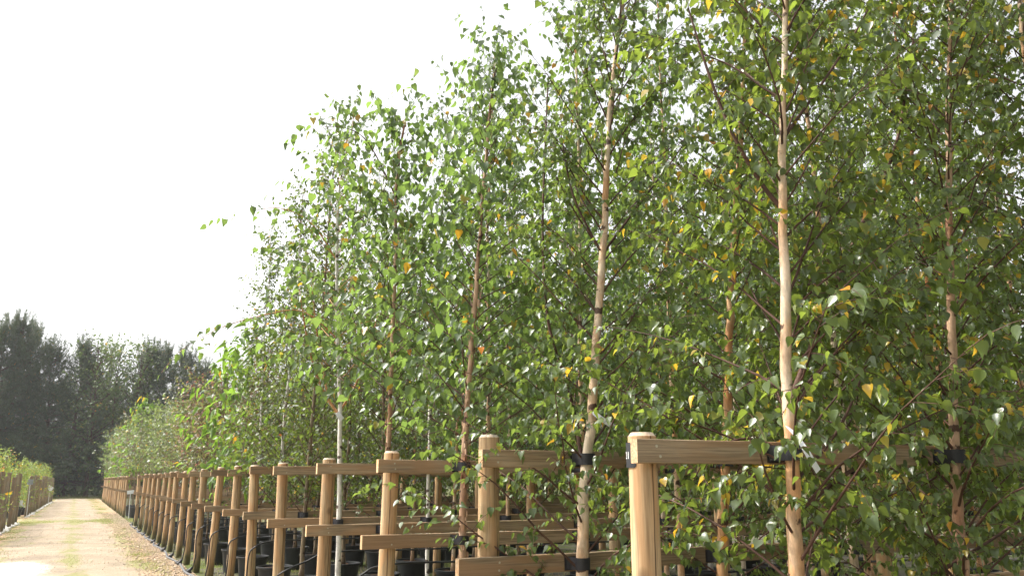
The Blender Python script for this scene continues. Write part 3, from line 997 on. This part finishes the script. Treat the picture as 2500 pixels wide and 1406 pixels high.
# ------------------------------------------------------------------ number pad on the first end post
pad = MB()
pr, n = 0.0535, 14
a0, a1 = R(112), R(214)
vs, fs = [], []
for i in range(n + 1):
    t = a0 + (a1 - a0) * i / n
    edge = 0.006 * (1 - math.sin(math.pi * i / n)) if i in (0, n) else 0
    for r_ in (0.0495, pr + 0.001):
        for z in (1.424 + edge, 1.512 - edge):
            vs.append((r_ * math.cos(t), r_ * math.sin(t), z))
for i in range(n):
    a, c = i * 4, i * 4 + 4
    fs += [(a, a + 1, c + 1, c), (a + 2, c + 2, c + 3, a + 3), (a + 1, a + 3, c + 3, c + 1), (a, c, c + 2, a + 2)]
fs += [(0, 2, 3, 1), (n * 4, n * 4 + 1, n * 4 + 3, n * 4 + 2)]
pad.add(vs, fs)
po = link('number_pad', pad.mesh('number_pad', M_RUBBER), FENCES[1])
po['label'] = 'black pad with a white 21 wrapped round the end post'
tc = bpy.data.curves.new('digits', 'FONT')
tc.body = '21'
tc.size = 0.036
tc.align_x = 'CENTER'
to = bpy.data.objects.new('digits_source', tc)
COL.objects.link(to)
bpy.context.view_layer.update()
tm = bpy.data.meshes.new_from_object(to.evaluated_get(bpy.context.evaluated_depsgraph_get()))
bpy.data.objects.remove(to)
for v in tm.vertices:
    t = R(168) + v.co.x / (pr + 0.003)
    v.co = Vector(((pr + 0.0016) * math.cos(t), (pr + 0.0016) * math.sin(t), 1.455 + v.co.y))
tm.materials.clear()
tm.materials.append(M_WHITE)
link('digits', tm, po)

# ------------------------------------------------------------------ white plant labels
def strip(name, pts, wid, label, tilt=Vector((0, -1, 0))):
    """a slightly curled plastic strip with real thickness"""
    b = MB()
    pl = smooth_path(pts, 8)
    vs, fs = [], []
    m = len(pl)
    for i, p in enumerate(pl):
        d = (pl[min(i + 1, m - 1)] - pl[max(0, i - 1)]).normalized()
        s = d.cross(tilt).normalized()
        nn = s.cross(d).normalized()
        ww = wid * (0.5 if i == 0 else 1.0)
        for a in (-1, 1):
            for h in (0, 0.0006):
                vs.append(p + s * ww * a / 2 + nn * h)
    for i in range(m - 1):
        a, c = i * 4, i * 4 + 4
        fs += [(a, a + 2, c + 2, c), (a + 1, c + 1, c + 3, a + 3), (a, c, c + 1, a + 1), (a + 2, a + 3, c + 3, c + 2)]
    fs += [(0, 1, 3, 2), ((m - 1) * 4, (m - 1) * 4 + 2, (m - 1) * 4 + 3, (m - 1) * 4 + 1)]
    b.add(vs, fs)
    o = link(name, b.mesh(name, M_TAG))
    tag(o, label, 'plant label', 'white labels hung on the trees')
    return o
Y1, Y2, Y4, Y5 = (ROW_Y[i] - 0.157 for i in (1, 2, 4, 5))
strip('plant_label', [at(1921, 1040, Y1 - .04), at(1945, 1065, Y1 - .09), at(1968, 1100, Y1 - .13), at(1998, 1150, Y1 - .14)], 0.028, 'white strip label hanging off the nearest cream birch stem')
strip('plant_label', [at(1447, 1005, Y2 - .03), at(1462, 1017, Y2 - .05), at(1480, 1030, Y2 - .06), at(1506, 1045, Y2 - .06)], 0.026, 'white strip label sticking out from the birch with a dark second stem')
strip('plant_label', [at(958, 965, Y4 - .03), at(966, 985, Y4 - .05), at(969, 1005, Y4 - .05)], 0.022, 'white label hanging on the orange barked birch', Vector((0.3, -1, 0)))
strip('plant_label', [at(824, 1006, Y5 - .04), at(829, 1016, Y5 - .05), at(836, 1024, Y5 - .05)], 0.05, 'small white label at the fork of the white stemmed birch')

# ------------------------------------------------------------------ watering pipes
def wavy(y0, y1, x, amp, seed, z=0.03):
    rg = random.Random(seed)
    pts = []
    n = int((y1 - y0) / 0.75)
    for i in range(n + 1):
        pts.append(Vector((x + amp * math.sin(i * 1.7 + seed) + rg.uniform(-.5, .5) * amp, y0 + (y1 - y0) * i / n, z + rg.uniform(-.004, .008))))
    return smooth_path(pts, n * 4)
WP = thing('watering_pipe', 'grey watering pipe with black fittings lying along the foot of the near posts', 'pipe', (0, 0, 0))
b = MB(); b.tube(wavy(4.0, 29.6, 1.66, 0.03, 1), 0.018, 10)
link('pipe', b.mesh('pipe', M_HOSE, True), WP)
fit = MB()
fit.tube([(0, -0.07, 0.03), (0, -0.03, 0.03), (0, 0.03, 0.03), (0, 0.07, 0.03)], [0.031, 0.029, 0.029, 0.031], 10)
fit.tube([(0, 0, 0.03), (0.02, 0, 0.055), (0.05, 0, 0.085)], [0.024, 0.022, 0.02], 8)
fit.tube([(0, -0.075, 0.03), (0, -0.05, 0.03)], [0.036, 0.036], 10)
fit.tube([(0, 0.05, 0.03), (0, 0.075, 0.03)], [0.036, 0.036], 10)
FIT = fit.mesh('fitting', M_BLACKHOSE, True)
for k in range(4, NROW + 1):
    link('fitting', FIT, WP, (1.665, ROW_Y[k] - 0.10, 0.004), 0.2 * math.sin(k * 2.1))
for k in range(3, NROW + 1):
    rg2 = random.Random(500 + k)
    Y = ROW_Y[k] - 0.10
    b = MB()
    zt = 0.72 + rg2.uniform(-.03, .03)
    end = 10.0 if k <= 12 else 3.6
    pts = [Vector((1.71, Y, 0.05)), Vector((1.735 + rg2.uniform(-.012, .012), Y - 0.03, 0.25)), Vector((1.74 + rg2.uniform(-.012, .012), Y - 0.02, 0.45)), Vector((1.75, Y - 0.005, 0.60)), Vector((1.80, Y + 0.005, 0.67)), Vector((1.95, Y + 0.01, zt - 0.01))] if k not in (4, 5) else [Vector((1.71, Y, 0.08)), Vector((1.725 + rg2.uniform(-.02, .02), Y - 0.02, 0.25)), Vector((1.735 + rg2.uniform(-.02, .02), Y - 0.01, 0.42)), Vector((1.80, Y + 0.005, 0.53)), Vector((2.05, Y + 0.01, 0.63))]
    x = 2.3
    while x < end:
        pts.append(Vector((x, Y + 0.01, zt + rg2.uniform(-.012, .012))))
        x += 0.93
    b.tube(smooth_path(pts, 3 * len(pts)), 0.009, 7)
    tag(link('drip_hose', b.mesh('drip_hose', M_BLACKHOSE, True)), 'black drip hose rising by the end post of the %s rail row' % ORD[k], 'hose', 'black drip hoses along the rail rows')

# ------------------------------------------------------------------ far block on the right, beyond the gap
FB_Y = [35.5 + 1.55 * i for i in range(20)]
for i, Y in enumerate(FB_Y):
    fence_row(100 + i, Y, 1.76, False, 'rail fence row of the far block, %s row beyond the gap' % ORD[i + 1], 'rail fence rows of the far block', 1 if i else 2, False, 40 + i, 1.50, 1.01, 0.02)
rg = random.Random(12)
for i, Y in enumerate(FB_Y):
    for c in range(1, 4):
        if i > 12 and c > 2: continue
        x = 2.15 + 0.95 * (c - 1) + rg.uniform(-.08, .08)
        fk = rg.choice('FFFEED') if i > 1 else 'F'
        put_tree('young_tree', POOL[fk][rg.randrange(2)], (x, Y - 0.16, BASE), {'F': 'airy pale green tree', 'E': 'reddish green young tree', 'D': 'long leaved young tree'}[fk] + ', %s from the track in the %s row beyond the gap' % (ORD[c], ORD[i + 1]),
                 group='young trees of the far block', rz=rg.uniform(0, 6.28), sc=rg.uniform(0.85, 1.3) * (1.08 if i < 4 else 1.0))
        if i < 3:
            put_pot(x, Y - 0.16, 'black pot in the %s row beyond the gap, %s from the track' % (ORD[i + 1], ORD[c]), 'black pots of the far block', 1.15)

def placard(loc, wid, hgt, rz, tilt, stake, m, label):
    t = thing('plant_sign', label, 'sign', loc)
    t.rotation_euler = (0, 0, rz)
    b = MB()
    c, s = math.cos(tilt), math.sin(tilt)
    vs = []
    for y in (-0.004, 0.004):
        for z in (-hgt / 2, hgt / 2):
            for x in (-wid / 2, wid / 2):
                vs.append((x * c - z * s, y, x * s + z * c + stake))
    b.add(vs, [(0, 1, 3, 2), (4, 6, 7, 5), (0, 4, 5, 1), (2, 3, 7, 6), (0, 2, 6, 4), (1, 5, 7, 3)])
    link('board', b.mesh('board', m), t)
    b = MB(); b.tube([(0.02, 0.016, 0), (0, 0.014, stake + hgt * 0.2)], 0.011, 6)
    link('stake', b.mesh('stake', M_TAG), t)
    return t
def ground_at(px, py):
    d = ray(px, py); t = -CAM_H / d.z
    return Vector((d.x * t, d.y * t, 0))
placard((1.88, 34.9, 0), 0.24, 0.13, 0.0, 0.12, 0.95, M_SIGN, 'white sign on a stake at the start of the far rail block')

# ------------------------------------------------------------------ left block: weathered posts and bushes
def old_post(seed, h):
    rg = random.Random(seed)
    b = MB()
    r = 0.055
    sec = [(-r, -r * .8), (-r * .8, -r), (r * .8, -r), (r, -r * .8), (r, r * .8), (r * .8, r), (-r * .8, r), (-r, r * .8)]
    zs = [-0.2, 0.4, 0.9, h - 0.02, h]
    vs, fs = [], []
    lx, ly = rg.uniform(-.02, .02), rg.uniform(-.02, .02)
    for i, z in enumerate(zs):
        s = 0.9 if i == 4 else 1.0
        for x, y in sec:
            vs.append((x * s + lx * z, y * s + ly * z, z + (rg.uniform(-.012, .012) if i == 4 else 0)))
    for i in range(len(zs) - 1):
        for k in range(8):
            a, c = i * 8 + k, i * 8 + (k + 1) % 8
            fs.append((a, c, c + 8, a + 8))
    fs.append(tuple(range(len(zs) * 8 - 8, len(zs) * 8)))
    b.add(vs, fs)
    return b.mesh('fence_post', M_OLD)
OLD = [old_post(i, 1.42 + 0.06 * i) for i in range(4)]
rg = random.Random(21)
LY = [22.6, 24.0, 25.4, 26.8, 28.1, 29.4, 30.7, 32.0] + [37.5 + 1.5 * i for i in range(18)]
LX = lambda y: -1.68 + (y - 27) * 0.0105
for i, Y in enumerate(LY):
    where = ('weathered square fence post left of the track, %s before the gap' % ORD[8 - i]) if i < 8 else ('weathered square fence post left of the track, %s beyond the gap' % ORD[i - 7])
    o = link('fence_post', OLD[rg.randrange(4)], None, (LX(Y) + rg.uniform(-.03, .03), Y, 0), rg.uniform(-.1, .1))
    tag(o, where, 'fence post', 'weathered posts left of the track')

def bush_trunk(h, seed):
    return straight(h, seed, .15)
BUSH = [tree_meshes('bush', M_BROWN, M_PALETWIG, LM_G, 400 + i, bush_trunk(1.7 + .2 * i, 60 + i), tmpl=T_SMALL, r0=0.012, r1=0.003, z0=0.12, nprim=46, lmax=0.62, leaf=0.072, spacing=0.045, twig_gap=0.085, twig_len=(.12, .36), ang=(25, 70), hang=0.35,
                    prof=lambda t: 0.8 - 0.45 * t) for i in range(3)]
RUST = tree_meshes('rusty_bush', M_BROWN, M_TWIG, LM_R, 420, bush_trunk(1.9, 70), tmpl=T_SMALL, r0=0.012, r1=0.003, z0=0.2, nprim=30, lmax=0.45, leaf=0.07, spacing=0.035, twig_gap=0.08, twig_len=(.1, .3), ang=(45, 75), hang=0.8)
bi = 0
for i, Y in enumerate(LY):
    for c in range(2):
        if i > 14 and c: continue
        bi += 1
        x = LX(Y) - 0.38 - 0.95 * c + rg.uniform(-.1, .1)
        seg = ('%s bay before the gap' % ORD[8 - i]) if i < 8 else ('%s bay beyond the gap' % ORD[i - 7])
        row = 'in the front line' if c == 0 else 'in the back line'
        rust = (i == 5 and c == 0)
        d = 'rust red bush' if rust else 'pale green bush'
        put_tree('bush', RUST if rust else BUSH[rg.randrange(3)], (x, Y - 0.5, 0.27), '%s left of the track, %s, %s' % (d, row, seg), 'bush', 'potted bushes left of the track', rg.uniform(0, 6.28),
                 rg.uniform(0.78, 1.0) * (0.95 if i < 8 else 0.92))
        if i < 12 and c == 0:
            put_pot(x, Y - 0.5, 'black pot left of the track, %s' % seg, 'black pots left of the track', 0.85)
placard((-1.85, 37.0, 0), 0.30, 0.20, 0.0, 0.0, 0.55, M_SIGN, 'white square sign low beside the pots at the gap')
placard((-1.30, 56.0, 0), 0.34, 0.24, 0.0, -0.55, 0.95, M_SIGN, 'tilted white sign leaning out by the left post line')
placard((-1.55, 37.35, 0), 0.20, 0.20, 0.0, 0.0, 1.32, M_GREYSIGN, 'small grey sign at the head of a left post beyond the gap')

# ------------------------------------------------------------------ loose stones, edging, grass
def octas(name, pts, sizes, m, label, rg, kind='stuff'):
    base = np.array([(1, 0, 0), (0, 1, 0), (-1, 0, 0), (0, -1, 0), (0, 0, .65), (0, 0, -.65)], float)
    tri = np.array([(0, 1, 4), (1, 2, 4), (2, 3, 4), (3, 0, 4), (1, 0, 5), (2, 1, 5), (3, 2, 5), (0, 3, 5)])
    n = len(pts)
    r = np.random.default_rng(rg)
    jit = 1 + r.uniform(-.35, .35, (n, 6, 1))
    a = r.uniform(0, 6.28, n)
    ca, sa = np.cos(a), np.sin(a)
    bx = base[None] * jit * np.asarray(sizes)[:, None, None]
    V = np.stack([bx[..., 0] * ca[:, None] - bx[..., 1] * sa[:, None], bx[..., 0] * sa[:, None] + bx[..., 1] * ca[:, None], bx[..., 2]], -1) + np.asarray(pts)[:, None, :]
    F = tri[None] + (np.arange(n) * 6)[:, None, None]
    o = link(name, np_mesh(name, V.reshape(-1, 3), F.reshape(-1, 3), m))
    return tag(o, label, kind=kind)
r = np.random.default_rng(8)
n = 9000
yy = 10 + 30 * r.random(n) ** 1.4
xx = 1.72 - np.abs(r.normal(0, 0.33, n))
octas('gravel', np.stack([xx, yy, np.full(n, .02)], 1), 0.006 + 0.02 * r.random(n) ** 3, M_STONE, 'loose reddish stones on the verge beside the posts', 1)
n = 3500
yy = 14 + 30 * r.random(n)
xx = r.uniform(-1.9, 1.7, n)
octas('gravel', np.stack([xx, yy, np.full(n, .024)], 1), 0.004 + 0.012 * r.random(n) ** 3, M_STONE, 'small stones scattered over the sandy track', 2)
n = 700
yy = np.concatenate([r.uniform(21, 32.5, n // 2), r.uniform(37, 63, n - n // 2)])
xx = -1.66 + (yy - 27) * 0.0105 + r.normal(0, .06, n)
octas('edging_stones', np.stack([xx, yy, np.full(n, .02)], 1), 0.02 + 0.05 * r.random(n) ** 2, M_CHALK, 'pale stones lying at the foot of the left posts', 3)

def grass(name, n, fx, seed, label, h=(0.03, 0.08)):
    r = np.random.default_rng(seed)
    x, y = fx(r, n)
    a = r.uniform(0, 6.28, len(x))
    hh = r.uniform(*h, len(x))
    lean = r.normal(0, .5, (len(x), 2)) * hh[:, None]
    wv = np.stack([np.cos(a), np.sin(a)], 1) * 0.004
    V = np.zeros((len(x), 3, 3))
    V[:, 0, 0] = x - wv[:, 0]; V[:, 0, 1] = y - wv[:, 1]; V[:, 0, 2] = 0.004
    V[:, 1, 0] = x + wv[:, 0]; V[:, 1, 1] = y + wv[:, 1]; V[:, 1, 2] = 0.004
    V[:, 2, 0] = x + lean[:, 0]; V[:, 2, 1] = y + lean[:, 1]; V[:, 2, 2] = hh
    F = np.arange(len(x) * 3).reshape(-1, 3)
    o = link(name, np_mesh(name, V.reshape(-1, 3), F, LM_GR))
    return tag(o, label, kind='stuff')

def clumps(cx, cy, s):
    def f(r, n):
        i = r.integers(0, len(cx), n)
        return np.asarray(cx)[i] + r.normal(0, 1, n) * np.asarray(s)[i], np.asarray(cy)[i] + r.normal(0, 1, n) * np.asarray(s)[i] * 2.2
    return f
r = np.random.default_rng(14)
cx, cy, cs = [], [], []
for i in range(60):
    cx.append(r.choice([-1.45, 1.15, 0.05], p=[.45, .4, .15]) + r.normal(0, .12)); cy.append(r.uniform(15, 70)); cs.append(r.uniform(.08, .22))
for i in range(40):
    cx.append(r.uniform(-2, 2)); cy.append(r.normal(32.6, .9)); cs.append(r.uniform(.12, .25))
for q in ((0.10, 16.8), (0.14, 16.2), (0.1, 17.5), (1.3, 15.6), (1.25, 14.8), (-1.3, 17.2), (-1.4, 18.0)):
    cx.append(q[0]); cy.append(q[1]); cs.append(0.14)
grass('grass', 26000, clumps(cx, cy, cs), 3, 'thin short grass in patches along the sandy track', (0.015, 0.05))
def nursery(r, n):
    return r.uniform(1.8, 9, n), r.uniform(9, 34, n)
grass('grass', 26000, nursery, 4, 'short grass between the pots under the rail rows', (0.03, 0.09))
def forest_floor(r, n):
    return r.uniform(-14, 14, n), r.uniform(72, 80, n)
grass('grass', 12000, forest_floor, 5, 'rough grass strip where the track meets the wood', (0.08, 0.3))

# ------------------------------------------------------------------ the wood at the end of the track
def pine_meshes(seed, H, lmax, bare=0.12):
    rg = random.Random(seed)
    tb, bb = MB(), MB()
    path = [Vector((0.25 * math.sin(z * .2 + seed), 0.25 * math.cos(z * .17 + seed) - .25, z)) for z in np.linspace(0, H, 10)]
    tb.tube(path, [0.17 * (1 - 0.93 * i / 9) + 0.01 for i in range(10)], 8)
    A, B, C = [], [], []
    def tuft(o, d, ln, n, spread):
        for _ in range(n):
            v = (d + Vector((rg.gauss(0, spread), rg.gauss(0, spread), rg.gauss(0, spread)))).normalized()
            s = v.cross(Vector((rg.gauss(0, 1), rg.gauss(0, 1), rg.gauss(0, 1)))).normalized() * ln * 0.085
            q = o + Vector((rg.gauss(0, .05), rg.gauss(0, .05), rg.gauss(0, .05)))
            A.append(q - s); B.append(q + s); C.append(q + v * ln)
    z = H * bare
    while z < H - 0.25:
        t = (z - H * bare) / (H * (1 - bare))
        Lz = lmax * (0.75 + 0.25 * math.sin(t * 5 + seed)) * (1 - t) ** 0.75 + 0.3
        for q in range(rg.choice((4, 5, 6))):
            az = rg.uniform(0, 6.28)
            el = R(-6 + 50 * t * t + rg.uniform(-10, 10))
            d = Vector((math.cos(az) * math.cos(el), math.sin(az) * math.cos(el), math.sin(el)))
            p = lerp_path(path, z / H)
            pl = [p.copy()]
            L1 = Lz * rg.uniform(.6, 1.12)
            for k in range(5):
                d = (d + Vector((rg.gauss(0, .09), rg.gauss(0, .09), 0.02 + 0.16 * t))).normalized()
                p = p + d * L1 / 5
                pl.append(p.copy())
            bb.tube(pl, [.035 * (1 - .8 * k / 5) for k in range(6)], 4, False)
            nb = int(3 + L1 * 5.5 * (1 - 0.45 * t * t))
            for a in range(nb):
                s = 0.3 + 0.7 * (a + rg.random()) / nb
                o = lerp_path(pl, min(1, s))
                sd_ = Vector((rg.gauss(0, 1), rg.gauss(0, 1), rg.gauss(0.35, .5))).normalized()
                e = o + sd_ * rg.uniform(.1, .45) * (1 - .3 * s)
                tuft(e, (sd_ * .6 + Vector((0, 0, .7))).normalized(), rg.uniform(.22, .36), 9, .55)
            # upright candle at the tip
            for tipp, nu in ((pl[-1], 4 + int(8 * t)), (pl[4], 2 + int(6 * t)), (pl[3], int(5 * t))):
                lx, ly = rg.gauss(0, .15) + d.x * .25, rg.gauss(0, .15) + d.y * .25
                for u in range(nu):
                    tuft(tipp + Vector((lx * .12 * u, ly * .12 * u, .12 * u)), Vector((lx, ly, 1)).normalized(), 0.2, 6, .4)
        z += 0.32 + 0.25 * (1 - t)
    for u in range(20):
        tuft(path[-1] + Vector((0, 0, -0.9 + .12 * u)), Vector((0, 0, 1)), 0.24, 6, .4)
    V = np.empty((len(A) * 3, 3))
    V[0::3] = np.array([p[:] for p in A]); V[1::3] = np.array([p[:] for p in B]); V[2::3] = np.array([p[:] for p in C])
    return tb.mesh('pine_trunk', M_PINEBARK, True), bb.mesh('pine_branches', M_PINEBARK, True), np_mesh('pine_crown', V, np.arange(len(V)).reshape(-1, 3), LM_P)

PINES = [pine_meshes(1, 13.5, 5.0), pine_meshes(2, 12.0, 4.6), pine_meshes(3, 14.5, 5.4)]
BROAD = [tree_meshes('woodland_tree', M_PINEBARK, M_TWIG, LM_W, 600 + i, straight(10.5 + i, 80 + i, .5), tmpl=T_BROAD, r0=0.16, r1=0.02, z0=0.6, nprim=90, lmax=3.4, leaf=0.19, spacing=0.16, twig_gap=0.22, twig_len=(.4, 1.1), ang=(10, 65), hang=0.4, twig_n=0, branch_r=0.045, inner=0.25,
                     prof=lambda t: (0.9 + 0.1 * math.sin(t * 9)) * (1 - 0.6 * t ** 2)) for i in range(2)]
def fpos(px, Y):
    return at(px, 1174, Y).x
pine_spots = [(-215, 80, 2, 1.05), (-130, 82, 0, 1.08), (-60, 79, 1, 1.12), (5, 80, 2, 0.98), (55, 83, 0, 1.02), (95, 81, 1, 1.02), (150, 80, 0, 0.93), (186, 84, 1, 0.92), (352, 80, 1, 1.05), (388, 83, 0, 0.95), (425, 81, 1, 1.03), (462, 83, 1, 0.96), (505, 86, 0, 0.78), (545, 88, 1, 0.8)]
for i, (px, Y, v, s) in enumerate(pine_spots):
    put_tree('pine_tree', PINES[v], (fpos(px, Y), Y, 0), 'dark pine at the front edge of the wood, %s pine from the left' % ORD[i + 1], 'pine tree', 'pines of the wood at the track end', i * 1.3, (s * 1.3, s * 1.3, s))
broad_spots = [(212, 79, 0, 1.18), (258, 81, 1, 1.08), (312, 79, 0, 1.18), (238, 84, 1, 1.14), (560, 84, 0, .85), (620, 86, 1, .8)]
for i, (px, Y, v, s) in enumerate(broad_spots):
    put_tree('woodland_tree', BROAD[v], (fpos(px, Y), Y, 0), 'green broadleaf tree between the pines of the wood, %s broadleaf from the left' % ORD[i + 1], 'tree', 'broadleaf trees of the wood', i * 2.1, s)
back = [(-250, 92, 0), (-120, 94, 2), (-20, 93, 1), (60, 95, 0), (130, 93, 1), (200, 95, 1), (270, 94, 1), (340, 94, 1), (420, 95, 1), (490, 97, 1)]
for i, (px, Y, v) in enumerate(back):
    put_tree('pine_tree', PINES[v], (fpos(px, Y), Y, 0), 'dark pine deep in the wood behind the front line, %s from the left' % ORD[i + 1], 'pine tree', 'pines deeper in the wood', i * 1.7, (1.3, 1.3, 0.86))
rf = random.Random(9)
for i in range(12):
    a = R(14 + i * 4.4)
    D = 74 - i * 2.2
    put_tree('woodland_tree', BROAD[i % 2], (math.sin(a) * D, math.cos(a) * D, 0), 'woodland tree far behind the rail rows, %s along the wood to the right' % ORD[i + 1], 'tree', 'woodland trees behind the rail rows', i * 0.9, rf.uniform(.75, .95))
# undergrowth that closes the wood below
r = np.random.default_rng(31)
n = 26000
ux = r.uniform(-34, 26, n); uy = 80 + r.uniform(-1, 9, n) + 0.5 * np.sin(ux); uz = np.abs(r.normal(0, 2.2, n)) + 0.1
o = link('undergrowth', leaves_mesh('undergrowth', T_BROAD, np.stack([ux, uy, uz], 1), r.normal(0, 1, (n, 3)) + np.array([0, 0, -.3]), r.normal(0, 1, (n, 3)) + np.array([0, 0, .6]), r.uniform(.14, .34, n), LM_W))
tag(o, 'dark shrubby undergrowth under the trees of the wood', kind='stuff')

# ------------------------------------------------------------------ the air
b = MB()
b.box(-70, 130, -30, 125, -1.0, 19.0)
hm, N, L, out = mat('haze')
vp = N.new('ShaderNodeVolumePrincipled')
vp.inputs['Color'].default_value = (0.93, 0.95, 0.97, 1)
vp.inputs['Density'].default_value = 0.0005
vp.inputs['Anisotropy'].default_value = 0.3
L.new(vp.outputs[0], out.inputs['Volume'])
tag(link('haze', b.mesh('haze', hm)), 'thin bright summer haze over the nursery', kind='stuff')
